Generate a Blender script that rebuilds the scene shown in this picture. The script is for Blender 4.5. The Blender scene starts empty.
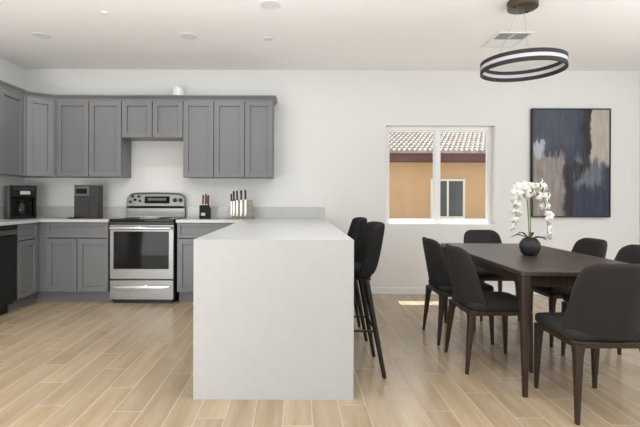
import bpy, bmesh, math, random
from math import pi, sin, cos, radians
from mathutils import Vector, Matrix
random.seed(7)
S = bpy.context.scene
COL = S.collection

# ------------------------------------------------------------------ camera, world, sun, added fill lamps, exposure
CH = 1.17                                   # camera height
cd = bpy.data.cameras.new('camera'); cam = bpy.data.objects.new('camera', cd); COL.objects.link(cam)
cam.location = (0, 0, CH); cam.rotation_euler = (pi/2, radians(-0.2), 0)
cd.sensor_width = 36; cd.lens = 440/640*36
cd.shift_x = 23/640; cd.shift_y = -15/640
cd.clip_start = .05; cd.clip_end = 200
S.camera = cam
S.view_settings.view_transform = 'Standard'; S.view_settings.look = 'None'
S.view_settings.gamma = 1; S.view_settings.use_curve_mapping = False
S.view_settings.exposure = -0.16

W = bpy.data.worlds.new('sky'); S.world = W; W.use_nodes = True
wn = W.node_tree.nodes; wl = W.node_tree.links
bg = wn['Background']; bg.inputs[1].default_value = 1.3
bg.inputs[0].default_value = (.86, .93, 1.0, 1)

def light(name, kind, loc, rot, energy, color=(1, 1, 1), **kw):
    d = bpy.data.lights.new(name, kind); d.energy = energy; d.color = color
    for k, v in kw.items(): setattr(d, k, v)
    o = bpy.data.objects.new(name, d); o.location = loc; o.rotation_euler = rot; COL.objects.link(o); return o
light('sun', 'SUN', (2, 12, 20), (radians(-23), 0, 0), 11.0, (1, .95, .87), angle=radians(.53))
light('fill_lamp_rear', 'AREA', (.3, -2.45, 1.3), (pi/2, 0, 0), 4, (.95, .975, 1), shape='RECTANGLE', size=6.6, size_y=2.3)  # added area lamp, unseen, fills the room from behind the camera
light('fill_lamp_right', 'AREA', (3.95, 2.5, 1.55), (pi/2, 0, radians(12)), 26, (.98, .99, 1), shape='RECTANGLE', size=.4, size_y=1.8)  # added out-of-view fill for the back wall's right end, no window there
light('fill_lamp_upward', 'AREA', (.9, 1.2, 1.75), (radians(178), 0, 0), 184, (.97, .985, 1), shape='RECTANGLE', size=6.2, size_y=2.2)  # invented large lamp aimed up so the ceiling brightens and spreads soft light
light('fill_lamp_kitchen', 'AREA', (-2.3, .8, .7), (radians(104), 0, radians(2)), 50, (.98, .99, 1), shape='RECTANGLE', size=1.6, size_y=1.4)  # extra unseen lamp lifting the base cabinets, not at any window

# ------------------------------------------------------------------ materials
def mat(name, rgb, rough=.5, metal=0, spec=.5, **kw):
    m = bpy.data.materials.new(name); m.use_nodes = True
    b = m.node_tree.nodes['Principled BSDF']
    b.inputs['Base Color'].default_value = (*rgb, 1); b.inputs['Roughness'].default_value = rough
    b.inputs['Metallic'].default_value = metal; b.inputs['Specular IOR Level'].default_value = spec
    for k, v in kw.items(): b.inputs[k].default_value = v
    return m
class NT:
    """small node helper: every method returns an output socket"""
    def __init__(s, m): s.m = m; s.t = m.node_tree; s.b = s.t.nodes['Principled BSDF']
    def new(s, kind, **kw):
        n = s.t.nodes.new(kind)
        for k, v in kw.items(): setattr(n, k, v)
        return n
    def put(s, sock, v):
        if isinstance(v, bpy.types.NodeSocket): s.t.links.new(v, sock)
        elif v is not None: sock.default_value = v
    def math(s, op, a, b=None, c=None):
        n = s.new('ShaderNodeMath', operation=op)
        s.put(n.inputs[0], a); s.put(n.inputs[1], b); s.put(n.inputs[2], c)
        return n.outputs[0]
    def coord(s, which='Object'): return s.new('ShaderNodeTexCoord').outputs[which]
    def pos(s): return s.new('ShaderNodeNewGeometry').outputs['Position']
    def sep(s, v): n = s.new('ShaderNodeSeparateXYZ'); s.put(n.inputs[0], v); return n.outputs
    def comb(s, x=0, y=0, z=0):
        n = s.new('ShaderNodeCombineXYZ')
        for i, v in enumerate((x, y, z)): s.put(n.inputs[i], v)
        return n.outputs[0]
    def scale(s, v, sc):
        n = s.new('ShaderNodeVectorMath', operation='MULTIPLY'); s.put(n.inputs[0], v); n.inputs[1].default_value = sc; return n.outputs[0]
    def noise(s, v, sc=5, det=3, rough=.5):
        n = s.new('ShaderNodeTexNoise'); s.put(n.inputs['Vector'], v)
        n.inputs['Scale'].default_value = sc; n.inputs['Detail'].default_value = det; n.inputs['Roughness'].default_value = rough
        return n.outputs[0]
    def white(s, v): n = s.new('ShaderNodeTexWhiteNoise'); s.put(n.inputs['Vector'], v); return n.outputs[0]
    def ramp(s, f, stops):
        n = s.new('ShaderNodeValToRGB'); s.put(n.inputs[0], f); e = n.color_ramp.elements
        while len(e) < len(stops): e.new(.5)
        for q, (p, c) in zip(e, stops): q.position = p; q.color = (*c, 1)
        return n.outputs[0]
    def mix(s, f, a, b, mode='MIX'):
        n = s.new('ShaderNodeMix', data_type='RGBA', blend_type=mode)
        for sock, v in ((n.inputs[0], f), (n.inputs[6], a), (n.inputs[7], b)):
            if isinstance(v, tuple) and len(v) == 3: v = (*v, 1)
            s.put(sock, v)
        return n.outputs[2]
    def step(s, v, lo, hi):
        n = s.new('ShaderNodeMapRange', interpolation_type='SMOOTHSTEP'); s.put(n.inputs[0], v)
        s.put(n.inputs[1], lo); s.put(n.inputs[2], hi); return n.outputs[0]
    def bump(s, h, strength=.2, dist=.01):
        n = s.new('ShaderNodeBump'); n.inputs['Strength'].default_value = strength; n.inputs['Distance'].default_value = dist
        s.put(n.inputs['Height'], h); s.t.links.new(n.outputs[0], s.b.inputs['Normal'])
    def color(s, c): s.put(s.b.inputs['Base Color'], c)
    def rough(s, c): s.put(s.b.inputs['Roughness'], c)

def noisy(name, c0, c1, sc=6, rough=.5, stretch=(1, 1, 1), det=4, bump=0, metal=0, **kw):
    m = mat(name, c0, rough, metal, **kw); n = NT(m)
    v = n.scale(n.coord(), stretch); f = n.noise(v, sc, det)
    n.color(n.ramp(f, [(.3, c0), (.7, c1)]))
    if bump: n.bump(f, bump, .004)
    return m
M = {}
M['wall'] = noisy('wall_paint', (.745, .737, .72), (.755, .747, .73), 30, .85)
M['ceiling'] = noisy('ceiling_paint', (.895, .885, .87), (.905, .895, .88), 30, .9)
M['trim'] = mat('white_trim', (.80, .80, .79), .4)
M['cab'] = noisy('grey_cabinet_paint', (.166, .165, .167), (.174, .173, .175), 3, .38)
M['cab_in'] = mat('grey_cabinet_carcass', (.165, .165, .168), .45)
M['counter'] = noisy('white_quartz', (.525, .525, .52), (.545, .545, .54), 14, .22, det=8)
M['steel'] = noisy('stainless_steel', (.23, .23, .225), (.27, .27, .265), 4, .36, (1, 1, 60), metal=1)
M['chrome'] = mat('polished_steel', (.66, .66, .65), .2, 1)
M['black_glass'] = mat('black_glass', (.006, .006, .007), .06, 0, .18)
M['black_plastic'] = mat('black_plastic', (.012, .012, .0125), .42, spec=.35)
M['black_body'] = mat('satin_black', (.0055, .0055, .0058), .5, spec=.2)
M['grey_plastic'] = mat('grey_plastic', (.11, .11, .11), .4)
M['dark_steel'] = mat('dark_stainless', (.045, .0435, .041), .42, .5)
M['white_plastic'] = mat('white_plastic', (.78, .78, .77), .4)
M['black_metal'] = mat('black_metal', (.009, .009, .0095), .55)
M['charcoal'] = noisy('charcoal_fabric', (.018, .0162, .0158), (.029, .0262, .0255), 220, .9, bump=.25)
M['black_fabric'] = noisy('black_fabric', (.0075, .0075, .0078), (.012, .012, .012), 200, .9, bump=.2, spec=.3)
M['leg_wood'] = noisy('dark_walnut', (.026, .0150, .0105), (.050, .030, .021), 9, .42, (6, 6, .6))
M['table_wood'] = noisy('dark_walnut_top', (.038, .025, .019), (.066, .044, .034), 7, .36, (9, .8, 9), det=6)
M['vase'] = noisy('matte_black_ceramic', (.012, .012, .013), (.022, .022, .023), 30, .55, bump=.15)
M['petal'] = mat('white_petal', (.86, .85, .79), .55, **{'Subsurface Weight': .0})
M['lip'] = mat('yellow_green_lip', (.62, .56, .20), .6)
M['leaf'] = noisy('orchid_leaf', (.018, .035, .012), (.035, .06, .02), 8, .4)
M['stem'] = mat('green_stem', (.16, .20, .06), .5)
M['knife_wood'] = noisy('brown_knife_handle', (.10, .035, .015), (.17, .06, .028), 12, .45)
M['board_wood'] = noisy('grey_brown_board', (.20, .175, .14), (.27, .24, .195), 6, .5, (1, 1, 8))
M['blade'] = mat('knife_blade', (.60, .59, .57), .38, 1)
M['bronze'] = mat('brown_bronze', (.085, .062, .040), .4, .5)
M['diffuser'] = mat('white_led_diffuser', (.50, .50, .52), .5)
M['wire'] = mat('steel_wire', (.35, .35, .34), .4, .8)
M['stucco'] = noisy('tan_stucco', (.58, .37, .20), (.63, .405, .225), 3, .95)
M['fascia'] = mat('brown_fascia', (.115, .045, .035), .7)
M['vinyl'] = mat('white_vinyl', (.84, .84, .84), .35)
M['cream_vinyl'] = mat('cream_vinyl', (.78, .74, .64), .5)
M['dark_pane'] = noisy('dark_window_pane', (.045, .05, .045), (.10, .105, .09), 1.2, .1)
M['grass_ground'] = noisy('pale_gravel', (.40, .36, .30), (.50, .45, .38), 12, .95)
M['silver_tag'] = mat('silver_label', (.45, .45, .42), .4)

def thin_glass(name, tint=(1, 1, 1)):
    m = bpy.data.materials.new(name); m.use_nodes = True; t = m.node_tree; t.nodes.remove(t.nodes['Principled BSDF'])
    tr = t.nodes.new('ShaderNodeBsdfTransparent'); tr.inputs[0].default_value = (*tint, 1)
    gl = t.nodes.new('ShaderNodeBsdfGlossy'); gl.inputs['Roughness'].default_value = .02
    fr = t.nodes.new('ShaderNodeFresnel'); fr.inputs[0].default_value = 1.45
    mx = t.nodes.new('ShaderNodeMixShader')
    ge = t.nodes.new('ShaderNodeNewGeometry'); iv = t.nodes.new('ShaderNodeMath'); iv.operation = 'SUBTRACT'; iv.inputs[0].default_value = 1
    mu = t.nodes.new('ShaderNodeMath'); mu.operation = 'MULTIPLY'      # reflect on the entering face of the pane only
    t.links.new(ge.outputs['Backfacing'], iv.inputs[1]); t.links.new(fr.outputs[0], mu.inputs[0]); t.links.new(iv.outputs[0], mu.inputs[1])
    t.links.new(mu.outputs[0], mx.inputs[0]); t.links.new(tr.outputs[0], mx.inputs[1]); t.links.new(gl.outputs[0], mx.inputs[2])
    t.links.new(mx.outputs[0], t.nodes['Material Output'].inputs[0]); return m
M['glass'] = thin_glass('window_glass', (.97, .98, .98))
M['jug_glass'] = thin_glass('jug_glass', (.75, .75, .75))

def floor_mat():
    m = mat('wood_look_plank_tile', (.45, .34, .23), .4); n = NT(m)
    x, y, _ = n.sep(n.pos())
    sx = n.math('DIVIDE', n.math('ADD', x, 1.155), .155); i = n.math('FLOOR', sx); fx = n.math('FRACT', sx)
    sy = n.math('MULTIPLY_ADD', i, .362, n.math('DIVIDE', n.math('SUBTRACT', y, 2.711), .83)); j = n.math('FLOOR', sy); fy = n.math('FRACT', sy)
    dx = n.math('MULTIPLY', n.math('MINIMUM', fx, n.math('SUBTRACT', 1, fx)), .155)
    dy = n.math('MULTIPLY', n.math('MINIMUM', fy, n.math('SUBTRACT', 1, fy)), .83)
    d = n.math('MINIMUM', dx, dy)
    grout = n.math('SUBTRACT', 1, n.step(d, .0014, .0030))
    r = n.white(n.comb(i, j, 0)); r2 = n.white(n.comb(i, j, 5))
    gv = n.comb(n.math('MULTIPLY_ADD', r, 13, n.math('MULTIPLY', x, 9)), n.math('MULTIPLY_ADD', r2, 9, n.math('MULTIPLY', y, .9)), 0)
    g = n.noise(gv, 1.5, 3, .5)
    fine = n.noise(n.comb(n.math('MULTIPLY', x, 60), n.math('MULTIPLY', y, 4), r), 1.6, 4, .6)
    base = n.ramp(g, [(.2, (.30, .205, .118)), (.45, (.41, .305, .192)), (.58, (.47, .365, .245)), (.8, (.535, .435, .31))])
    base = n.mix(.30, base, n.ramp(fine, [(.3, (.34, .25, .16)), (.7, (.53, .43, .31))]))
    tone = n.math('MULTIPLY_ADD', r2, .20, .90)
    base = n.mix(1, base, n.comb(tone, tone, tone), 'MULTIPLY')
    n.color(n.mix(grout, base, (.52, .44, .34)))
    n.rough(n.math('MULTIPLY_ADD', grout, .35, n.math('MULTIPLY_ADD', g, .10, .19)))
    n.bump(n.math('MULTIPLY_ADD', grout, -1, n.math('MULTIPLY', fine, .08)), .25, .002)
    return m
M['floor'] = floor_mat()

def art_mat():
    m = mat('abstract_painting', (.1, .1, .15), .7); n = NT(m)
    u, _, v = n.sep(n.coord('Generated'))
    P = n.comb(u, 0, v)
    nz = n.noise(n.scale(P, (9, 1, 3)), 1.6, 5, .6); nb = n.noise(n.scale(P, (4, 1, 5)), 1.3, 5, .6)
    st = n.noise(n.scale(P, (14, 1, 2.6)), 1.5, 5, .6)
    uu = n.math('MULTIPLY_ADD', n.math('SUBTRACT', nb, .5), .20, u)
    vv = n.math('MULTIPLY_ADD', n.math('SUBTRACT', nz, .5), .34, v)
    c = n.ramp(st, [(.3, (.022, .028, .050)), (.55, (.033, .042, .070)), (.8, (.055, .066, .10))])
    # slate wash over the upper left
    wash = n.math('MULTIPLY', n.step(vv, .45, .75), n.math('SUBTRACT', 1, n.step(uu, .5, .66)))
    c = n.mix(n.math('MULTIPLY', wash, .75), c, n.ramp(st, [(.3, (.055, .064, .088)), (.7, (.10, .112, .14))]))
    # pale slate patch right of centre
    pat = n.math('MULTIPLY', n.math('MULTIPLY', n.step(uu, .50, .60), n.math('SUBTRACT', 1, n.step(uu, .86, .98))), n.math('MULTIPLY', n.step(vv, .24, .34), n.math('SUBTRACT', 1, n.step(vv, .50, .62))))
    c = n.mix(n.math('MULTIPLY', pat, .85), c, n.ramp(st, [(.3, (.10, .11, .15)), (.7, (.22, .225, .26))]))
    # tan field upper right
    tan = n.math('MULTIPLY', n.step(uu, .72, .77), n.step(vv, .47, .56))
    c = n.mix(tan, c, n.ramp(st, [(.25, (.36, .31, .27)), (.75, (.52, .46, .40))]))
    # taupe field lower left
    tau = n.math('MULTIPLY', n.math('SUBTRACT', 1, n.step(uu, .36, .44)), n.math('SUBTRACT', 1, n.step(vv, .55, .62)))
    c = n.mix(tau, c, n.ramp(st, [(.25, (.17, .15, .14)), (.5, (.27, .24, .22)), (.8, (.40, .37, .345))]))
    pale = n.math('MULTIPLY', n.math('SUBTRACT', 1, n.step(uu, .09, .17)), n.math('MULTIPLY', n.step(vv, .55, .60), n.math('SUBTRACT', 1, n.step(vv, .67, .72))))
    c = n.mix(pale, c, (.42, .44, .50))
    # brown black stroke, upper half then lower half further left
    hi = n.math('MULTIPLY', n.math('MULTIPLY', n.step(uu, .63, .66), n.math('SUBTRACT', 1, n.step(uu, .73, .77))), n.step(vv, .40, .46))
    lo = n.math('MULTIPLY', n.math('MULTIPLY', n.step(uu, .42, .45), n.math('SUBTRACT', 1, n.step(uu, .49, .55))), n.math('SUBTRACT', 1, n.step(vv, .43, .50)))
    md = n.math('MULTIPLY', n.math('MULTIPLY', n.step(uu, .47, .52), n.math('SUBTRACT', 1, n.step(uu, .66, .70))), n.math('MULTIPLY', n.step(vv, .36, .40), n.math('SUBTRACT', 1, n.step(vv, .46, .52))))
    k = n.math('MAXIMUM', n.math('MAXIMUM', hi, lo), md)
    c = n.mix(n.math('MULTIPLY', k, .92), c, n.ramp(st, [(.3, (.012, .010, .010)), (.8, (.055, .040, .034))]))
    n.color(c); return m
M['art'] = art_mat()

def roof_mat():
    m = mat('pale_clay_roof_tile', (.7, .6, .52), .9); n = NT(m)
    f = n.noise(n.coord(), 5, 3)
    n.color(n.ramp(f, [(.3, (.27, .22, .195)), (.6, (.40, .36, .335))])); return m
M['roof'] = roof_mat()

# ------------------------------------------------------------------ mesh helpers
class MB:
    def __init__(s): s.bm = bmesh.new()
    def box(s, x0, x1, y0, y1, z0, z1):
        v = [s.bm.verts.new(p) for p in ((x0, y0, z0), (x1, y0, z0), (x1, y1, z0), (x0, y1, z0), (x0, y0, z1), (x1, y0, z1), (x1, y1, z1), (x0, y1, z1))]
        for f in ((0, 3, 2, 1), (4, 5, 6, 7), (0, 1, 5, 4), (1, 2, 6, 5), (2, 3, 7, 6), (3, 0, 4, 7)): s.bm.faces.new([v[i] for i in f])
        return s
    def prism(s, poly, z0, z1, axis='z'):
        """poly of 2D points extruded: axis z -> (x,y), y -> (x,z), x -> (y,z)"""
        def P(a, b, t): return {'z': (a, b, t), 'y': (a, t, b), 'x': (t, a, b)}[axis]
        A = [s.bm.verts.new(P(a, b, z0)) for a, b in poly]; B = [s.bm.verts.new(P(a, b, z1)) for a, b in poly]
        n = len(poly); s.bm.faces.new(A); s.bm.faces.new(B[::-1])
        for i in range(n): s.bm.faces.new((A[i], B[i], B[(i+1) % n], A[(i+1) % n]))
        return s
    def tube(s, pts, radii, seg=12, square=False, cap=True, flat=(1, 1)):
        pts = [Vector(p) for p in pts]
        if not isinstance(radii, (list, tuple)): radii = [radii]*len(pts)
        rings = []; ref = None
        for i, p in enumerate(pts):
            t = (pts[min(i+1, len(pts)-1)] - pts[max(i-1, 0)]).normalized()
            if ref is None: ref = Vector((1, 0, 0)) if abs(t.x) < .9 else Vector((0, 1, 0))
            a = (ref - t*ref.dot(t)).normalized(); b = t.cross(a); ref = a
            ring = []
            for k in range(seg):
                th = 2*pi*(k+.5)/seg; c, q = cos(th), sin(th)
                if square:
                    e = .45; c = math.copysign(abs(c)**e, c); q = math.copysign(abs(q)**e, q)
                ring.append(s.bm.verts.new(p + (a*c*flat[0] + b*q*flat[1])*radii[i]))
            rings.append(ring)
        for r0, r1 in zip(rings, rings[1:]):
            for k in range(seg): s.bm.faces.new((r0[k], r0[(k+1) % seg], r1[(k+1) % seg], r1[k]))
        if cap: s.bm.faces.new(rings[0][::-1]); s.bm.faces.new(rings[-1])
        return s
    def lathe(s, prof, c=(0, 0, 0), seg=32, axis='z'):
        rings = []
        for r, h in prof:
            ring = []
            for k in range(seg):
                th = 2*pi*k/seg; p = (r*cos(th), r*sin(th), h)
                if axis == 'y': p = (p[0], h, p[1])
                if axis == 'x': p = (h, p[0], p[1])
                ring.append(s.bm.verts.new(Vector(p)+Vector(c)))
            rings.append(ring)
        for r0, r1 in zip(rings, rings[1:]):
            for k in range(seg): s.bm.faces.new((r0[k], r0[(k+1) % seg], r1[(k+1) % seg], r1[k]))
        closed = prof[0] == prof[-1]
        if prof[0][0] > 1e-6 and not closed: s.bm.faces.new(rings[0][::-1])
        if prof[-1][0] > 1e-6 and not closed: s.bm.faces.new(rings[-1])
        bmesh.ops.remove_doubles(s.bm, verts=s.bm.verts, dist=1e-6)
        return s
    def grid(s, fn, nu, nv):
        V = [[s.bm.verts.new(fn(i/nu, j/nv)) for j in range(nv+1)] for i in range(nu+1)]
        for i in range(nu):
            for j in range(nv): s.bm.faces.new((V[i][j], V[i+1][j], V[i+1][j+1], V[i][j+1]))
        return s
    def build(s, name, m, parent=None, bevel=0, seg=2, smooth=None, sub=0, solid=0):
        bmesh.ops.recalc_face_normals(s.bm, faces=s.bm.faces)
        me = bpy.data.meshes.new(name); s.bm.to_mesh(me); s.bm.free()
        me.materials.append(M[m] if isinstance(m, str) else m)
        if smooth is None: smooth = 40 if not (sub or solid) else 180
        if smooth:
            for p in me.polygons: p.use_smooth = True
            if smooth < 180: me.set_sharp_from_angle(angle=radians(smooth))
        o = bpy.data.objects.new(name, me); COL.objects.link(o)
        if parent is not None: o.parent = parent
        if solid:
            q = o.modifiers.new('solid', 'SOLIDIFY'); q.thickness = solid; q.offset = 0
        if bevel:
            q = o.modifiers.new('bevel', 'BEVEL'); q.width = bevel; q.segments = seg; q.limit_method = 'ANGLE'; q.angle_limit = radians(40)
            q.harden_normals = False
        if sub:
            q = o.modifiers.new('sub', 'SUBSURF'); q.levels = sub; q.render_levels = sub
        return o
def tag(o, label, cat, group=None, kind=None):
    if label: o['label'] = label
    if cat: o['category'] = cat
    if group: o['group'] = group
    if kind: o['kind'] = kind
    return o
def thing(name, label, cat, loc=(0, 0, 0), rz=0, group=None):
    o = bpy.data.objects.new(name, None); COL.objects.link(o); o.empty_display_size = .1
    o.location = loc; o.rotation_euler = (0, 0, rz); return tag(o, label, cat, group)
def struct(name, mb, m, parent=None, **kw):
    o = mb.build(name, m, parent, **kw)
    if parent is None: o['kind'] = 'structure'
    return o
def dup(root, loc, rz, label, group=None):
    r = root.copy(); COL.objects.link(r); r.location = loc; r.rotation_euler = (0, 0, rz); r['label'] = label
    if group: r['group'] = group
    for ch in list(root.children):
        c = ch.copy(); COL.objects.link(c); c.parent = r
        for g in list(ch.children):
            d = g.copy(); COL.objects.link(d); d.parent = c
    return r

# ------------------------------------------------------------------ the room
XL, XR, YW, YB, HC = -3.34, 4.2, 5.4, -2.6, 2.747
WX0, WX1, WZ0, WZ1 = 1.092, 2.43, .857, 2.074        # window opening
struct('floor', MB().box(XL-.15, XR+.15, YB-.15, YW+.15, -.1, 0), 'floor')
struct('ceiling', MB().box(XL-.15, XR+.15, YB-.15, YW+.15, HC, HC+.1), 'ceiling')
def wall_with_hole(a0, a1, z0, z1, h0, h1, k0, k1, put):
    m = MB()
    for q in ((a0, h0, z0, z1), (h1, a1, z0, z1), (h0, h1, z0, k0), (h0, h1, k1, z1)):
        if q[1]-q[0] > 1e-4 and q[3]-q[2] > 1e-4: put(m, *q)
    return m
struct('wall_back', wall_with_hole(XL-.15, XR+.15, 0, HC, WX0, WX1, WZ0, WZ1, lambda m, a, b, c, d: m.box(a, b, YW, YW+.15, c, d)), 'wall')
struct('wall_left', MB().box(XL-.15, XL, YB, YW, 0, HC), 'wall')
struct('wall_right', wall_with_hole(YB, YW, 0, HC, -1.1, 1.5, .3, 2.4, lambda m, a, b, c, d: m.box(XR, XR+.15, a, b, c, d)), 'wall')
struct('wall_front', wall_with_hole(XL-.15, XR+.15, 0, HC, -3.0, 3.6, .02, 2.45, lambda m, a, b, c, d: m.box(a, b, YB-.15, YB, c, d)), 'wall')
struct('baseboard_back', MB().box(.345, XR, YW-.014, YW, 0, .082), 'trim', bevel=.003)
struct('baseboard_right', wall_with_hole(YB, YW-.014, 0, .082, 9, 9, 9, 9, lambda m, a, b, c, d: None).box(XR-.014, XR, YB, YW-.015, 0, .082), 'trim', bevel=.003)
struct('trim_1', MB().box(XL-.6, XR+.6, YW+.15, YW+.52, 2.50, 2.58), 'trim')          # soffit of the house's own eave above the window

# window
w = MB().box(WX0, WX1, YW+.085, YW+.145, WZ0, WZ0+.05).box(WX0, WX1, YW+.085, YW+.145, WZ1-.05, WZ1)
w.box(WX0, WX0+.05, YW+.085, YW+.145, WZ0+.05, WZ1-.05).box(WX1-.05, WX1, YW+.085, YW+.145, WZ0+.05, WZ1-.05)
win = struct('window_1', w, 'vinyl', bevel=.004)
xm = 1.748
struct('mullion', MB().box(xm-.032, xm+.032, YW+.08, YW+.14, WZ0+.05, WZ1-.05), 'vinyl', win, bevel=.004)
s = MB()
for a, b in ((WX0+.05, xm-.032), (xm+.032, WX1-.05)):
    s.box(a, a+.012, YW+.10, YW+.125, WZ0+.05, WZ1-.05).box(b-.012, b, YW+.10, YW+.125, WZ0+.05, WZ1-.05)
    s.box(a+.012, b-.012, YW+.10, YW+.125, WZ0+.05, WZ0+.066).box(a+.012, b-.012, YW+.10, YW+.125, WZ1-.066, WZ1-.05)
struct('sash', s, 'vinyl', win)
for a, b in ((WX0+.062, xm-.044), (xm+.044, WX1-.062)):
    struct('glass_pane', MB().box(a, b, YW+.110, YW+.114, WZ0+.066, WZ1-.066), 'glass', win)
struct('window_sill', MB().box(WX0+.001, WX1-.001, YW+.001, YW+.085, WZ0, WZ0+.008), 'trim', win)

# ------------------------------------------------------------------ outside: the neighbouring house
struct('ground', MB().box(-12, 22, YW+.15, 40, -.25, -.12), 'grass_ground')
HY = 14.0
hs = thing('house', 'tan stucco neighbouring house with a pale tiled roof seen through the window', 'house', (6, HY, -.12))
hx = 6
MB().box(-8, 8, 0, 6, 0, 2.62).build('wall', 'stucco', hs)
MB().box(-8.3, 8.3, -.45, -.40, 2.47, 2.70).box(-8.3, 8.3, -.42, 0, 2.45, 2.50).build('fascia', 'fascia', hs)
rf = MB(); pitch = .34; nx = 104; rows = 15
tw = 16.6/nx; rl = .36
for r in range(rows):
    y0 = -.5 + r*rl
    def fn(u, v, y0=y0, r=r):
        x = -8.3 + 16.6*u; ph = (x/tw) % 1.0
        bump = .075*abs(sin(pi*ph))
        y = y0 + v*(rl+.02)
        return (x, y, 2.70 + (y+.5)*pitch + bump + .055*(1-v))
    rf.grid(fn, nx*6, 1)
    def fe(u, v, y0=y0, fn=fn):
        p = fn(u, 0); return (p[0], p[1]+.001, p[2] - (1-v)*(p[2] - (2.695+(y0+.5)*pitch)))
    rf.grid(fe, nx*6, 1)
rf.build('roof', 'roof', hs, smooth=30)
nw = MB()
gx0, gx1, gz0, gz1 = 4.235-hx, 5.335-hx, .67, 1.93
nw.box(gx0, gx1, -.05, 0.01, gz0, gz0+.07).box(gx0, gx1, -.05, .01, gz1-.07, gz1).box(gx0, gx0+.07, -.05, .01, gz0+.07, gz1-.07).box(gx1-.07, gx1, -.05, .01, gz0+.07, gz1-.07)
nw.box((gx0+gx1)/2-.03, (gx0+gx1)/2+.03, -.045, .01, gz0+.07, gz1-.07)
wf = nw.build('window_frame', 'cream_vinyl', hs)
MB().box(gx0+.07, (gx0+gx1)/2-.03, -.02, -.004, gz0+.07, gz1-.07).build('pane', 'dark_pane', wf)
MB().box((gx0+gx1)/2+.03, gx1-.07, -.02, -.004, gz0+.07, gz1-.07).build('pane', 'dark_pane', wf)

# ------------------------------------------------------------------ cabinets
def shaker(mb, x0, x1, z0, z1, y, rail=.058, t=.02, rec=.015):
    """a shaker door in the local XZ plane, outer face at y, thickness t behind it"""
    mb.box(x0, x0+rail, y, y+t, z0, z1).box(x1-rail, x1, y, y+t, z0, z1)
    mb.box(x0+rail, x1-rail, y, y+t, z0, z0+rail).box(x0+rail, x1-rail, y, y+t, z1-rail, z1)
    mb.box(x0+rail, x1-rail, y+rec, y+t, z0+rail, z1-rail); return mb
G = .004
def cabinet(name, label, w, d, z0, z1, loc, rz, doors=1, drawer=None, toe=0, group=None, rail=.058, drail=.036):
    """local: centre x, front of the door at y=0, back at y=d"""
    t = thing(name, label, 'cabinet', loc, rz, group)
    b = MB().box(-w/2, w/2, .06, d, z0, z1).box(-w/2, -w/2+.016, .022, .06, z0, z1).box(w/2-.016, w/2, .022, .06, z0, z1)
    b.box(-w/2+.016, w/2-.016, .022, .06, z0, z0+.016).box(-w/2+.016, w/2-.016, .022, .06, z1-.016, z1).build('body', 'cab', t)
    if toe: MB().box(-w/2, w/2, .10, d-.01, 0, z0-.0005).build('toe_kick', 'cab', t)
    zt = z1-.004
    if drawer:
        shaker(MB(), -w/2+G, w/2-G, z1-.004-drawer, z1-.004, 0, drail).build('drawer_front', 'cab', t, bevel=.0015); zt = z1-.004-drawer-.012
    dw = w/doors
    for k in range(doors):
        shaker(MB(), -w/2+k*dw+G, -w/2+(k+1)*dw-G, z0+.003, zt, 0, rail).build('door', 'cab', t, bevel=.0015)
    return t
UZ0, UZ1, UY = 1.412, 2.297, 5.09
UG, BG = 'grey shaker wall cabinets', 'grey shaker base cabinets'
def upper(label, xa, xb, z0, doors): return cabinet('wall_cabinet', label, xb-xa-.001, YW-UY-.002, z0, UZ1, ((xa+xb)/2, UY, 0), 0, doors, group=UG)
upper('tall grey double-door wall cabinet beside the diagonal corner cabinet, left of the range', -2.792, -2.034, UZ0, 2)
upper('short grey two-door wall cabinet hung high above the stainless range', -2.034, -1.322, 1.868, 2)
upper('grey double-door wall cabinet right of the range, above the small black knife block', -1.322, -.608, UZ0, 2)
upper('narrow grey single-door wall cabinet at the right end of the row', -.608, -.282, UZ0, 1)
# left run, facing +X
UXF = XL+.31
cabinet('wall_cabinet', 'grey wall cabinet on the left wall at the photo edge, beside the diagonal corner cabinet', .795, .308, UZ0, UZ1, (UXF, 4.884-.40, 0), pi/2, 2, group=UG)
# diagonal corner cabinet
A, B = Vector((UXF, 4.886)), Vector((-2.794, UY))
t = thing('wall_cabinet', 'grey single-door diagonal wall cabinet filling the corner above the black coffee maker', 'cabinet', ((A.x+B.x)/2, (A.y+B.y)/2, 0), math.atan2(B.y-A.y, B.x-A.x), UG)
L = (B-A).length; R2 = Matrix.Rotation(-t.rotation_euler.z, 2)
loc2 = lambda x, y: tuple(R2 @ (Vector((x, y))-Vector(t.location[:2])))
poly = [loc2(*p) for p in ((A.x, A.y+.024), (B.x-.024, B.y+.0), (B.x-.001, B.y+.022), (B.x-.001, YW-.002), (XL+.002, YW-.002), (XL+.002, A.y), (A.x-.022, A.y))]
MB().prism(poly, UZ0, UZ1).build('body', 'cab', t)
shaker(MB(), -L/2+.022, L/2-.022, UZ0+.003, UZ1-.004, -.002).build('door', 'cab', t, bevel=.0015)

# crown moulding swept along the fronts
def sweep(path, prof, z):
    """path: list of 2D points with the outside on the right hand; prof: (out, up) closed"""
    mb = MB(); P = [Vector(p) for p in path]; rings = []
    for i, p in enumerate(P):
        d0 = (P[i]-P[i-1]).normalized() if i else (P[1]-P[0]).normalized()
        d1 = (P[i+1]-P[i]).normalized() if i < len(P)-1 else d0
        n0, n1 = Vector((d0.y, -d0.x)), Vector((d1.y, -d1.x))
        m = (n0+n1).normalized(); m = m/max(.3, m.dot(n0))
        rings.append([mb.bm.verts.new((p.x+m.x*o, p.y+m.y*o, z+u)) for o, u in prof])
    k = len(prof)
    for a, b in zip(rings, rings[1:]):
        for i in range(k): mb.bm.faces.new((a[i], a[(i+1) % k], b[(i+1) % k], b[i]))
    mb.bm.faces.new(rings[0][::-1]); mb.bm.faces.new(rings[-1]); return mb
prof = [(-.01, 0), (.004, 0), (.006, .012), (.014, .020), (.034, .040), (.040, .044), (.040, .056), (-.01, .056)]
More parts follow.
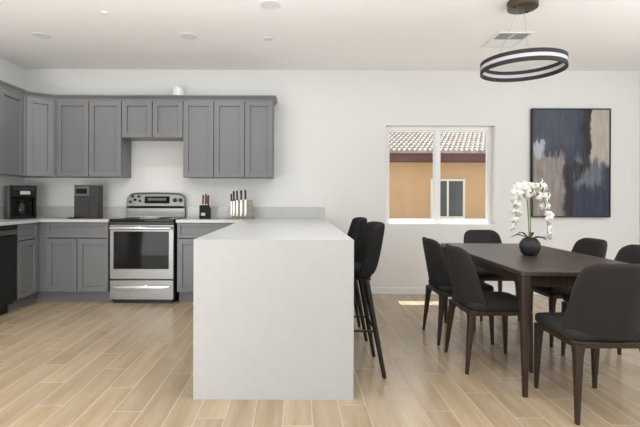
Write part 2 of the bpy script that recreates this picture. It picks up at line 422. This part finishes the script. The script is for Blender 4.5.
cr = sweep([(UXF, 4.06), (UXF, 4.886), (-2.794, UY), (-.282, UY), (-.282, YW-.003)], prof, UZ1+.001).build('crown_moulding', 'cab')
tag(cr, 'grey crown moulding running along the tops of all the wall cabinets', 'moulding')
d = MB().lathe([(.001, .205), (.04, .198), (.062, .175), (.07, .14), (.07, 0)], seg=28).build('duct', 'trim')
d.location = (-1.42, 5.24, UZ1+.002)
tag(d, 'small white round vent duct standing on top of the wall cabinets above the range', 'duct')

# base cabinets
BZ0, BZ1, BY, BXF = .125, .897, 4.88, -2.85
cabinet('base_cabinet', 'grey base cabinet with one wide drawer front over two doors, left of the range', .695, .515, BZ0, BZ1, (-2.4385, BY, 0), 0, 2, .165, .1, BG)
cabinet('base_cabinet', 'grey base cabinet with a drawer over doors between the range and the peninsula', .745, .515, BZ0, BZ1, (-.9585, BY, 0), 0, 2, .165, .1, BG)
cabinet('base_cabinet', 'narrow grey base cabinet with one drawer and one door, beside the black dishwasher', .345, .485, BZ0, BZ1, (BXF, 4.665, 0), pi/2, 1, .165, .1, BG, rail=.05)
t = thing('corner_filler', 'grey filler panel in the inside corner where the two base cabinet runs meet', 'cabinet panel', (BXF, BY, 0))
MB().box(-.485, .062, .022, .515, BZ0, BZ1).box(-.485, -.022, -.0405, .022, BZ0, BZ1).build('panel', 'cab', t)
MB().box(-.47, .062, .10, .505, 0, BZ0-.001).box(-.47, -.10, -.0405, .10, 0, BZ0-.001).build('toe_kick', 'cab', t)
# peninsula cabinets, doors towards the kitchen (facing -X)
cabinet('base_cabinet', 'grey peninsula base cabinets behind the white waterfall panel', 2.25, .54, BZ0, BZ1, (-.578, 3.74, 0), -pi/2, 4, .165, .1, BG)

# countertops
CT = .93
c1 = thing('countertop', 'white quartz countertop in the left corner under the coffee maker, up to the range', 'countertop', (-2.7, 5.1, 0))
lp = [(XL+.002, 3.6), (BXF+.02, 3.6), (BXF+.02, BY-.02), (-2.082, BY-.02), (-2.082, YW-.002), (XL+.002, YW-.002)]
MB().prism([(x+2.7, y-5.1) for x, y in lp], CT-.031, CT).build('slab', 'counter', c1, bevel=.002)
MB().prism([(x+2.7, y-5.1) for x, y in ((XL+.002, 3.6), (XL+.022, 3.6), (XL+.022, YW-.022), (-2.082, YW-.022), (-2.082, YW-.002), (XL+.002, YW-.002))], CT+.0005, CT+.135).build('backsplash', 'counter', c1, bevel=.0015)
PX0, PX1, PY0 = -.600, .332, 2.558
c2 = thing('peninsula_countertop', 'white quartz peninsula countertop with a waterfall end panel reaching the floor', 'countertop', (0, 4, 0))
pp = [(-1.338, BY-.02), (PX0, BY-.02), (PX0, PY0), (PX1, PY0), (PX1, YW-.002), (-1.338, YW-.002)]
MB().prism([(x, y-4) for x, y in pp], CT-.031, CT).build('slab', 'counter', c2)
MB().box(PX0, PX1, PY0-4, PY0-4+.034, 0, CT-.031).build('waterfall_panel', 'counter', c2)
MB().box(-1.338, PX1, YW-4-.022, YW-4-.002, CT+.0005, CT+.135).build('backsplash', 'counter', c2, bevel=.0015)

# ------------------------------------------------------------------ range
rw = .710; RX0, RX1 = -rw/2, rw/2
r = thing('range', 'stainless steel electric range with a black glass oven window, between the grey base cabinets', 'range', (-1.713, 4.85, 0))
MB().box(RX0, RX1, .045, .535, .04, .905).build('body', 'dark_steel', r)
MB().box(RX0, RX1, .0, .535, .906, .938).build('cooktop', 'black_glass', r, bevel=.006)
MB().box(RX0+.002, RX1-.002, .004, .05, .882, .905).build('vent_trim', 'dark_steel', r, bevel=.003)
dr = MB().box(RX0+.002, RX1-.002, .008, .044, .272, .875).build('oven_door', 'steel', r, bevel=.005)
MB().box(RX0+.045, RX1-.055, .003, .0075, .385, .800).build('window', 'black_glass', dr, bevel=.002)
h = MB().tube([(RX0+.02, -.035, .838), (RX0+.12, -.042, .838), (0, -.045, .838), (RX1-.12, -.042, .838), (RX1-.02, -.035, .838)], .017, 14)
h.box(RX0+.022, RX0+.05, -.035, .007, .825, .851).box(RX1-.05, RX1-.022, -.035, .007, .825, .851)
h.build('handle', 'chrome', dr, bevel=.002)
sd = MB().box(RX0+.002, RX1-.002, .008, .044, .045, .262).build('storage_drawer', 'steel', r, bevel=.005)
MB().prism([(RX0+.03, .205), (RX0+.03, .188), (RX0+.10, .172), (RX1-.10, .172), (RX1-.03, .188), (RX1-.03, .205)], -.022, .007, 'y').build('handle', 'chrome', sd, bevel=.006)
MB().box(RX0+.03, RX1-.03, .06, .5, .0, .039).build('base', 'black_plastic', r)
bgp = [(.46, .939), (.535, .939), (.535, 1.20), (.520, 1.235), (.480, 1.238), (.452, 1.215), (.440, 1.075), (.470, 1.045), (.475, .96)]
m = MB(); rings = []; ca, cb = RX0+.018, RX1
for k in range(33):
    u = -1+2*k/32; drop = .012*u*u + .045*abs(u)**14          # gently arched top with rounded ends
    rings.append([m.bm.verts.new((ca+(cb-ca)*k/32, y, z-drop*max(0, (z-1.06)/.178))) for y, z in bgp])
for a, b in zip(rings, rings[1:]):
    for q in range(len(bgp)): m.bm.faces.new((a[q], b[q], b[(q+1) % len(bgp)], a[(q+1) % len(bgp)]))
m.bm.faces.new(rings[0]); m.bm.faces.new(rings[-1][::-1])
bgd = m.build('backguard', 'steel', r)
# controls sit on the sloping front of the backguard
def on_panel(x0, x1, za, zb, t=.004):
    f = lambda z: .440 + (z-1.075)/(1.215-1.075)*.012
    m = MB(); return m.prism([(f(za)-t, za), (f(zb)-t, zb), (f(zb)+.002, zb), (f(za)+.002, za)], x0, x1, 'x')
on_panel(-.12, .18, 1.105, 1.19).build('control_display', 'black_glass', bgd, bevel=.002)
on_panel(-.08, .14, 1.14, 1.170, .006).build('clock', 'grey_plastic', bgd)
for kx, kz in ((-.29, 1.125), (-.235, 1.15), (-.175, 1.135), (-.265, 1.188), (-.19, 1.188)):
    MB().lathe([(.014, .015), (.014, -.012), (.010, -.016)], (kx, .437, kz), 16, 'y').build('knob', 'black_plastic', bgd)
for kx in (.245, .312):
    o = MB().lathe([(.024, .015), (.024, -.012), (.018, -.018)], (kx, .440, 1.145), 20, 'y').build('knob', 'black_plastic', bgd)
for bx, by, br in ((-.17, .14, .09), (.17, .14, .075), (-.17, .34, .075), (.17, .34, .09)):
    MB().lathe([(br, .9383), (br, .9388), (br-.004, .9388), (br-.004, .9383)], (bx, by, 0), 32).build('burner_ring', 'grey_plastic', r)

# ------------------------------------------------------------------ dishwasher
dw = thing('dishwasher', 'black dishwasher with a steel handle strip at the left photo edge', 'dishwasher', (BXF, 4.183, 0), pi/2)
MB().box(-.299, .299, .03, .48, .10, .897).build('body', 'black_plastic', dw)
MB().box(-.297, .297, -.002, .029, .125, .790).build('door', 'black_plastic', dw, bevel=.004)
MB().box(-.297, .297, -.002, .029, .852, .893).build('control_panel', 'black_plastic', dw, bevel=.003)
MB().box(-.290, .290, -.012, .028, .797, .846).build('handle', 'steel', dw, bevel=.006)
MB().box(-.297, .297, .09, .47, 0, .099).build('toe_kick', 'black_plastic', dw)

# ------------------------------------------------------------------ counter-top appliances and knives
cm = thing('coffee_maker', 'black drip coffee maker with a glass jug in the left corner of the counter', 'coffee maker', (-3.15, 5.02, CT+.001), radians(50))
MB().box(-.135, .135, -.085, .085, 0, .035).box(-.135, .135, .0, .085, .035, .24).box(-.135, .135, -.085, .085, .24, .375).box(-.135, -.112, -.083, 0, .035, .24).box(.112, .135, -.083, 0, .035, .24).build('body', 'black_body', cm, bevel=.006)
MB().box(-.142, -.1355, -.08, .08, .01, .37).build('side_panel', 'grey_plastic', cm, bevel=.002)
MB().box(-.035, .065, -.090, -.0855, .275, .312).build('display', 'silver_tag', cm)
MB().box(-.10, .11, -.089, -.0855, .325, .36).build('control_strip', 'black_plastic', cm)
j = MB().lathe([(.055, .037), (.066, .06), (.066, .13), (.05, .17), (.046, .185)], (0, -.012-.012, 0), 24).build('jug', 'jug_glass', cm)
MB().lathe([(.049, .186), (.049, .205), (.02, .212)], (0, -.024, 0), 20).build('jug_lid', 'black_body', j)
MB().tube([(.05, -.062, .18), (.075, -.082, .17), (.078, -.084, .09), (.058, -.068, .065)], .007, 8).build('jug_handle', 'black_body', j)
im = thing('ice_maker', 'dark grey boxy countertop ice maker standing between the corner coffee maker and the range', 'ice maker', (-2.435, 5.17, CT+.001))
MB().box(-.140, .140, -.09, .04, 0, .385).build('body', 'dark_steel', im, bevel=.006)
MB().box(-.135, .038, -.097, -.0905, .02, .255).build('bin_door', 'dark_steel', im, bevel=.003)
MB().box(-.135, .038, -.095, -.0905, .262, .372).build('upper_panel', 'grey_plastic', im, bevel=.003)
MB().box(-.115, .012, -.098, -.0955, .285, .345).build('display', 'black_glass', im)
MB().box(.045, .135, -.095, -.0905, .02, .372).build('control_column', 'dark_steel', im, bevel=.003)
for z in (.15, .20, .245): MB().lathe([(.008, -.0905), (.008, -.103), (.005, -.105)], (.09, 0, z), 14, 'y').build('button', 'black_plastic', im)
MB().box(-.18, -.075, -.155, -.10, 0, .014).build('drip_tray', 'black_plastic', im, bevel=.003)
MB().box(-.155, -.12, -.135, -.10, .0145, .032).build('spout', 'chrome', im, bevel=.003)

kb = thing('knife_block', 'small black knife block holding brown-handled knives, right of the range', 'knife block', (-1.078, 5.17, CT+.001))
MB().prism([(-.060, 0), (.060, 0), (.060, .115), (-.050, .16)], -.058, .058, 'x').build('block', 'black_body', kb, bevel=.004)
MB().box(-.035, .012, -.0625, -.0605, .035, .068).build('label', 'silver_tag', kb)
KG = 'brown-handled knives in the small block'
names = ['upper-left', 'upper-middle', 'upper-right', 'lower-left', 'lower-right']
spots = [(-.032, .02, .12), (0, .025, .135), (.032, .02, .115), (-.02, -.018, .09), (.02, -.018, .095)]
for nm, (kx, ky, ln) in zip(names, spots):
    zt = .1405 - .41*(ky+.0)*.0 + {.02: .005, .025: .003, -.018: .018}[ky]
    k = thing('knife', f'brown-handled knife, {nm} of the five in the small black block', 'knife', (-1.078+kx, 5.17+ky, CT+.001+zt+.012), 0, KG)
    MB().tube([(0, 0, 0), (0, .004, ln*.5), (0, .012, ln)], [.0125, .011, .0135], 8, True, flat=(.75, 1)).build('handle', 'knife_wood', k, bevel=.002)
    MB().box(-.0075, .0075, -.009, .009, -.008, -.0005).build('bolster', 'blade', k)

bd = thing('magnetic_knife_board', 'grey-brown wooden magnetic knife stand on the peninsula counter against the backsplash', 'knife stand', (-.640, 5.16, CT+.001))
MB().box(-.165, .150, -.06, .075, 0, .012).build('base', 'board_wood', bd, bevel=.003)
MB().prism([(-.125, .013), (.140, .013), (.112, .222), (-.125, .222)], .0, .03, 'y').build('board', 'board_wood', bd, bevel=.003)
KN = 'black-handled knives on the magnetic stand'
order = ['smallest one at the end by the range', 'second in the row from the range', 'in the middle of the row', 'fourth in the row from the range', 'last one beside the bare board']
for k, (nm, kx) in enumerate(zip(order, (-.128, -.100, -.062, -.014, .036))):
    s0 = (.012, .014, .015, .018, .017)[k]; tip = .025; top = .205 + .01*k*.5
    kn = thing('knife', f'black-handled steel knife on the wooden stand, {nm}', 'knife', (-.640+kx, 5.16, CT+.001), 0, KN)
    MB().prism([(-s0*.7, top), (s0*.7, top), (s0*.75, tip+.06), (s0*.1, tip), (-s0*.7, tip+.01)], -.0045, -.0015, 'y').build('blade', 'blade', kn)
    MB().tube([(0, -.003, top), (0, -.004, top+.06), (-.003, -.005, top+(.085 if k == 0 else .112))], [.011, .0105, .0125], 8, True, flat=(1, .7)).build('handle', 'black_plastic', kn, bevel=.002)

# ------------------------------------------------------------------ counter stools
def shell(hw_bot, hw_top, z0, z1, y_bot, y_top, wrap_bot, wrap_top, corner=.10, lift=0.0, p=2.6, yp=1.0):
    def fn(u, v):
        a = 2*u-1; zt = z1 - corner*max(0, (abs(a)-.62)/.38)**2.4
        zb = z0 + lift*abs(a)**2
        z = zb + (zt-zb)*v; q = (z-z0)/(z1-z0)
        hw = hw_bot + (hw_top-hw_bot)*q**1.2; hw *= 1-.07*max(0, (v-.7)/.3)**2
        wr = wrap_bot + (wrap_top-wrap_bot)*q
        return (a*hw, y_bot + (y_top-y_bot)*q**yp + wr*abs(a)**p, z)
    return MB().grid(fn, 14, 8)
def pad(poly, z0, z1, dome=.012):
    mb = MB(); cx = sum(p[0] for p in poly)/len(poly); cy = sum(p[1] for p in poly)/len(poly)
    ks = [(.97, z0), (1.0, z0+.012), (1.0, z1-.016), (.97, z1-.004), (.86, z1+dome*.3), (.5, z1+dome*.9)]
    rings = [[mb.bm.verts.new((cx+(x-cx)*k, cy+(y-cy)*k, z)) for x, y in poly] for k, z in ks]
    n = len(poly)
    for a, b in zip(rings, rings[1:]):
        for i in range(n): mb.bm.faces.new((a[i], a[(i+1) % n], b[(i+1) % n], b[i]))
    mb.bm.faces.new(rings[0][::-1]); mb.bm.faces.new(rings[-1]); return mb
def outline(hf, hb, yf, yb, r=.05, n=5):
    """rounded trapezoid, front (+y) half width hf, back half width hb"""
    pts = []
    for (sx, y, hw, a0) in ((1, yb, hb, -90), (1, yf, hf, 0), (-1, yf, hf, 90), (-1, yb, hb, 180)):
        cx = sx*(hw-r); cy = y + (r if y == yb else -r)
        for k in range(n+1):
            th = radians(a0 + 90*k/n); pts.append((cx+r*cos(th), cy+r*sin(th)))
    return pts
def make_stool(label, loc, rz, group):
    t = thing('counter_stool', label, 'stool', loc, rz, group)
    pad(outline(.175, .185, .215, -.125, .06), .645, .70).build('seat', 'black_fabric', t, smooth=180)
    shell(.222, .208, .655, 1.008, -.135, -.215, .135, .075, .012, .0, 3.0, .6).build('backrest', 'black_fabric', t, solid=.035, sub=1)
    for sx in (-1, 1):
        for y0, y1 in ((.10, .175), (-.085, -.20)):
            MB().tube([(sx*.15, y0, .6295), (sx*.20, y1, 0)], [.022, .013], 12).build('leg', 'black_metal', t)
    MB().box(-.165, .165, -.115, .15, .630, .6445).build('under_frame', 'black_metal', t, bevel=.004)
    zf = .30; q = 1-zf/.6295; X = .15+.05*q; F = .10+.075*q; B = -.085-.115*q
    for a, b in (((-X, F), (X, F)), ((-X, B), (X, B)), ((-X, F), (-X, B)), ((X, F), (X, B))):
        MB().tube([(a[0], a[1], zf), (b[0], b[1], zf)], .008, 10).build('foot_rail', 'black_metal', t)
    return t
SG = 'black counter stools at the peninsula'
st = make_stool('black upholstered counter stool nearest the camera, beside the white waterfall panel', (.375, 3.07, 0), pi/2, SG)
dup(st, (.375, 3.82, 0), pi/2, 'black upholstered counter stool behind the nearer one, closer to the wall', SG)

# ------------------------------------------------------------------ dining table and chairs
tb = thing('dining_table', 'dark walnut rectangular dining table on tapered legs, under the ring pendant', 'table', (1.775, 3.37, 0), radians(-2))
TX, TY = .4375, .82
MB().prism(outline(TX, TX, TY, -TY, .03, 4), .722, .75).build('tabletop', 'table_wood', tb, bevel=.004)
a = MB(); ax, ay = TX-.05, TY-.05
a.box(-ax, ax, -ay, -ay+.022, .652, .7215).box(-ax, ax, ay-.022, ay, .652, .7215).box(-ax, -ax+.022, -ay+.022, ay-.022, .652, .7215).box(ax-.022, ax, -ay+.022, ay-.022, .652, .7215)
a.build('apron', 'leg_wood', tb, bevel=.002)
for sx in (-1, 1):
    for sy in (-1, 1):
        MB().tube([(sx*(TX-.037), sy*(TY-.037), .7215), (sx*(TX-.038), sy*(TY-.038), .6), (sx*(TX-.046), sy*(TY-.046), 0)], [.029, .028, .0135], 16, True).build('leg', 'leg_wood', tb)

def make_chair(label, loc, rz, group):
    t = thing('dining_chair', label, 'chair', loc, rz, group)
    pad(outline(.205, .215, .235, -.20, .06), .418, .468, .012).build('seat', 'charcoal', t, smooth=180)
    shell(.214, .190, .425, .845, -.205, -.275, .13, .055, .04, .0, 2.6).build('backrest', 'charcoal', t, solid=.035, sub=1)
    MB().prism(outline(.195, .205, .222, -.205, .05), .385, .4175).build('seat_frame', 'leg_wood', t, bevel=.004)
    for sx in (-1, 1):
        MB().tube([(sx*.172, .198, .400), (sx*.174, .204, .34), (sx*.182, .215, 0)], [.026, .021, .0105], 12, True).build('leg', 'leg_wood', t)
        MB().tube([(sx*.178, -.186, .400), (sx*.184, -.194, .34), (sx*.208, -.228, 0)], [.029, .022, .0105], 12, True).build('leg', 'leg_wood', t)
    return t
CG = 'charcoal dining chairs around the table'
c0 = make_chair('charcoal dining chair at the near end of the table, its back to the camera', (1.672, 2.52, 0), 0, CG)
for loc, rz, lab in (
    ((1.370, 3.155, 0), -pi/2, 'charcoal dining chair on the kitchen side of the table, beside the front table leg'),
    ((1.365, 3.73, 0), -pi/2, 'charcoal dining chair on the kitchen side of the table, half hidden behind its neighbour'),
    ((1.955, 4.44, 0), pi, 'charcoal dining chair at the far end of the table under the window'),
    ((2.235, 3.67, 0), pi/2, 'charcoal dining chair across the table from the stools, below the abstract painting'),
    ((2.215, 3.12, 0), pi/2, 'charcoal dining chair cut by the photo edge, behind the one turned away')):
    dup(c0, loc, rz, lab, CG)

# ------------------------------------------------------------------ orchid in a black pot
ORX, ORY = 1.748, 3.30
op = thing('potted_orchid', 'white orchid with two arching sprays in a round matte black pot on the dining table', 'potted plant', (ORX, ORY, .751))
pot = MB().lathe([(.001, 0), (.045, 0), (.062, .022), (.074, .058), (.070, .094), (.050, .122), (.045, .126), (.041, .120), (.042, .108), (.001, .108)], seg=32).build('pot', 'vase', op, smooth=60)
def leaf(ang, ln, up, w):
    def fn(u, v):
        s = u; c = cos(ang); q = sin(ang); wd = w*sin(pi*min(1, s*.93+.07))**.7*(v-.5)*2
        d = .01+ln*s; z = .118 + up*sin(pi*s*.75) - .02*s + .25*abs(wd)
        return (c*d - q*wd, q*d + c*wd, z)
    return MB().grid(fn, 8, 4)
for ang, ln, up, w_ in ((.1, .12, .03, .018), (2.9, .12, .045, .018), (.9, .10, .06, .016), (2.2, .09, .06, .016), (4.2, .10, .04, .017), (5.4, .11, .03, .017)):
    leaf(ang, ln, up, w_).build('leaf', 'leaf', op, solid=.003)
def bez(P, t):
    Q = [Vector(p) for p in P]
    while len(Q) > 1: Q = [a.lerp(b, t) for a, b in zip(Q, Q[1:])]
    return Q[0]
sprays = ([(-.004, 0, .11), (-.018, .0, .36), (-.01, .0, .62), (-.10, -.02, .60), (-.125, -.03, .40), (-.115, -.02, .22)],
          [(.008, .01, .11), (.012, .01, .38), (-.01, .02, .64), (.09, -.01, .66), (.115, -.03, .36), (.115, -.03, .15)])
def flower_mesh(sz):
    mb = MB()
    for k, (an, l, w_) in enumerate(((90, 1.0, .62), (210, 1.0, .55), (330, 1.0, .55), (15, 1.05, .95), (165, 1.05, .95))):
        a = radians(an)
        def fn(u, v, a=a, l=l, w_=w_, k=k):
            d = sz*l*u; wd = sz*w_*.5*sin(pi*(.12+.86*u))*(v-.5)*2
            return (cos(a)*d - sin(a)*wd, -(.004 if k > 2 else .0) - .10*sz*sin(pi*u) + .25*sz*u*u, sin(a)*d + cos(a)*wd)
        mb.grid(fn, 4, 3)
    return mb
fm = [flower_mesh(s_) for s_ in (.037, .046)]
fl_src = []
stem_objs = []
for sp in sprays:
    so = MB().tube([bez(sp, k/20) for k in range(21)], [.0035]*12+[.0025]*9, 8).build('stem', 'stem', op); stem_objs.append(so)
fsrc = fm[0].build('flower', 'petal', stem_objs[0], solid=.0015); fbig = fm[1].build('flower', 'petal', stem_objs[0], solid=.0015)
lip = MB().lathe([(.001, -.006), (.006, 0), (.007, .004), (.001, .008)], (0, -.008, 0), 8, 'y')
lipm = lip.build('lip', 'lip', None); lip_me = lipm.data; bpy.data.objects.remove(lipm)
lip_me.materials.clear(); lip_me.materials.append(M['lip'])
random.seed(11)
flower_me = [fsrc.data, fbig.data]
for o in (fsrc, fbig): bpy.data.objects.remove(o)
for me in flower_me: me.materials.append(M['lip'])
# yellow-green centres are part of each flower mesh
for me in flower_me:
    bm = bmesh.new(); bm.from_mesh(me); n0 = len(bm.faces)
    bm.from_mesh(lip_me); bm.faces.ensure_lookup_table()
    for f in bm.faces[n0:]: f.material_index = 1
    bm.to_mesh(me); bm.free()
for si, sp in enumerate(sprays):
    n = 26 if si else 21
    for k in range(n):
        tt = .40 + .60*(k/(n-1))**1.15; p = bez(sp, tt)
        sp_ = .042 if tt < .72 and si else (.032 if tt < .72 else .018)
        off = Vector((random.uniform(-sp_, sp_), random.uniform(-.035, .010), random.uniform(-1.3*sp_, .6*sp_)))
        o = bpy.data.objects.new('flower', flower_me[1 if tt < .86 else 0]); COL.objects.link(o); o.parent = stem_objs[si]
        o.location = p+off; q = o.modifiers.new('solid', 'SOLIDIFY'); q.thickness = .0015
        o.rotation_euler = (radians(random.uniform(-25, 30)), radians(random.uniform(-40, 40)), radians(random.uniform(-55, 55)+(-20 if si == 0 else 30)))
        sc = 1.0 if tt < .8 else .8; o.scale = (sc, sc, sc)

# ------------------------------------------------------------------ painting, pendant, ceiling fittings
pt = thing('painting', 'large abstract painting in navy, taupe and black, hung right of the window', 'painting', (3.338, 5.36, .953))
pw, ph = .957, 1.325
MB().box(-pw/2+.014, pw/2-.014, 0, .03, .014, ph-.014).build('canvas', 'art', pt)
MB().box(-pw/2, -pw/2+.0135, -.008, .038, 0, ph).box(pw/2-.0135, pw/2, -.008, .038, 0, ph).box(-pw/2+.0135, pw/2-.0135, -.008, .038, 0, .0135).box(-pw/2+.0135, pw/2-.0135, -.008, .038, ph-.0135, ph).build('frame', 'black_metal', pt)

RX, RY, RZ, RR = 1.79, 3.5, 2.228, .311
pd = thing('ring_pendant', 'black ring pendant light with a white diffuser band, hung from a bronze ceiling plate', 'pendant light', (RX, RY, HC-.0005))
MB().lathe([(.001, 0), (.113, 0), (.113, -.058), (.108, -.062), (.001, -.062)], seg=40).build('ceiling_plate', 'bronze', pd)
for a in (40, 200):
    MB().lathe([(.001, -.0625), (.009, -.0625), (.009, -.068), (.001, -.070)], (.085*cos(radians(a)), .085*sin(radians(a)), 0), 12).build('screw', 'black_metal', pd)
zz = RZ-HC; hh = .044
def ring(z0, z1, r0, r1): return MB().lathe([(r0, z0), (r1, z0), (r1, z1), (r0, z1), (r0, z0)], (0, 0, zz), 72)
ring(hh-.030, hh, RR-.014, RR+.001).build('ring_band', 'black_metal', pd)
ring(-hh, -hh+.030, RR-.014, RR+.001).build('ring_band', 'black_metal', pd)
ring(-hh+.0301, hh-.0301, RR-.012, RR-.001).build('diffuser', 'diffuser', pd)
for a in (112, 250):
    c, q = cos(radians(a)), sin(radians(a))
    MB().tube([(.05*c, .05*q, -.0625), ((RR-.007)*c, (RR-.007)*q, zz+hh)], .0013, 6).build('cable', 'wire', pd)

vt = thing('ceiling_vent', 'white square air vent with louvres in the ceiling behind the ring pendant', 'vent', (2.065, 4.35, HC-.0005))
f = MB(); vx, vy = .165, .208
f.box(-vx, vx, -vy, -vy+.02, -.008, 0).box(-vx, vx, vy-.02, vy, -.008, 0).box(-vx, -vx+.02, -vy+.02, vy-.02, -.008, 0).box(vx-.02, vx, -vy+.02, vy-.02, -.008, 0)
f.box(-vx+.02, vx-.02, -.006, .006, -.008, 0).box(-.006, .006, -vy+.02, vy-.02, -.0075, 0)
f.build('frame', 'white_plastic', vt)
MB().box(-vx+.02, vx-.02, -vy+.02, vy-.02, -.001, 0).build('backing', 'wire', vt)
for (y0, y1, sg) in ((-vy+.022, -.008, 1), (.008, vy-.022, -1)):
    l = MB(); n = 9
    for k in range(n):
        y = y0 + (y1-y0)*(k+.5)/n
        for xa, xb in ((-vx+.021, -.007), (.007, vx-.021)):
            l.prism([(y-.008, -.006 if sg > 0 else -.002), (y+.008, -.002 if sg > 0 else -.006), (y+.008, -.0012 if sg > 0 else -.005), (y-.008, -.005 if sg > 0 else -.0012)], xa, xb, 'x')
    l.build('louvres', 'white_plastic', vt)
LG = 'recessed ceiling downlights'
DOWN = 7
for x, y, lab in ((-2.49, 4.28, 'white recessed ceiling downlight at the left, above the corner cabinets'), (-1.06, 4.28, 'white recessed ceiling downlight in front of the cabinets right of the range'),
                  (-.22, 3.58, 'white recessed ceiling downlight at the top photo edge above the peninsula')):
    lamp = light('lamp', 'AREA', (0, 0, -.012), (0, 0, 0), DOWN, (1, .99, .98), shape='DISK', size=.12)
    dl = thing('recessed_downlight', lab, 'ceiling light', (x, y, HC-.0005), 0, LG)
    MB().lathe([(.085, 0), (.085, -.004), (.078, -.007), (.062, -.004), (.062, 0)], seg=36).build('trim_ring', 'white_plastic', dl)
    MB().lathe([(.001, -.0035), (.06, -.0035), (.061, 0)], seg=36).build('lens', 'white_plastic', dl)
    lamp.parent = dl
o = MB().lathe([(.001, -.016), (.022, -.014), (.03, -.008), (.034, 0)], (0, 0, 0), 24).build('smoke_detector', 'white_plastic'); o.location = (-1.64, 3.74, HC-.0005)
tag(o, 'small white round detector on the ceiling above the left kitchen floor', 'detector')
o = MB().lathe([(.001, -.006), (.05, -.006), (.055, -.003), (.055, 0)], (0, 0, 0), 24).build('ceiling_cover_plate', 'white_plastic'); o.location = (-.295, 4.33, HC-.0005)
tag(o, 'faint white round cover plate on the ceiling above the peninsula', 'cover plate')
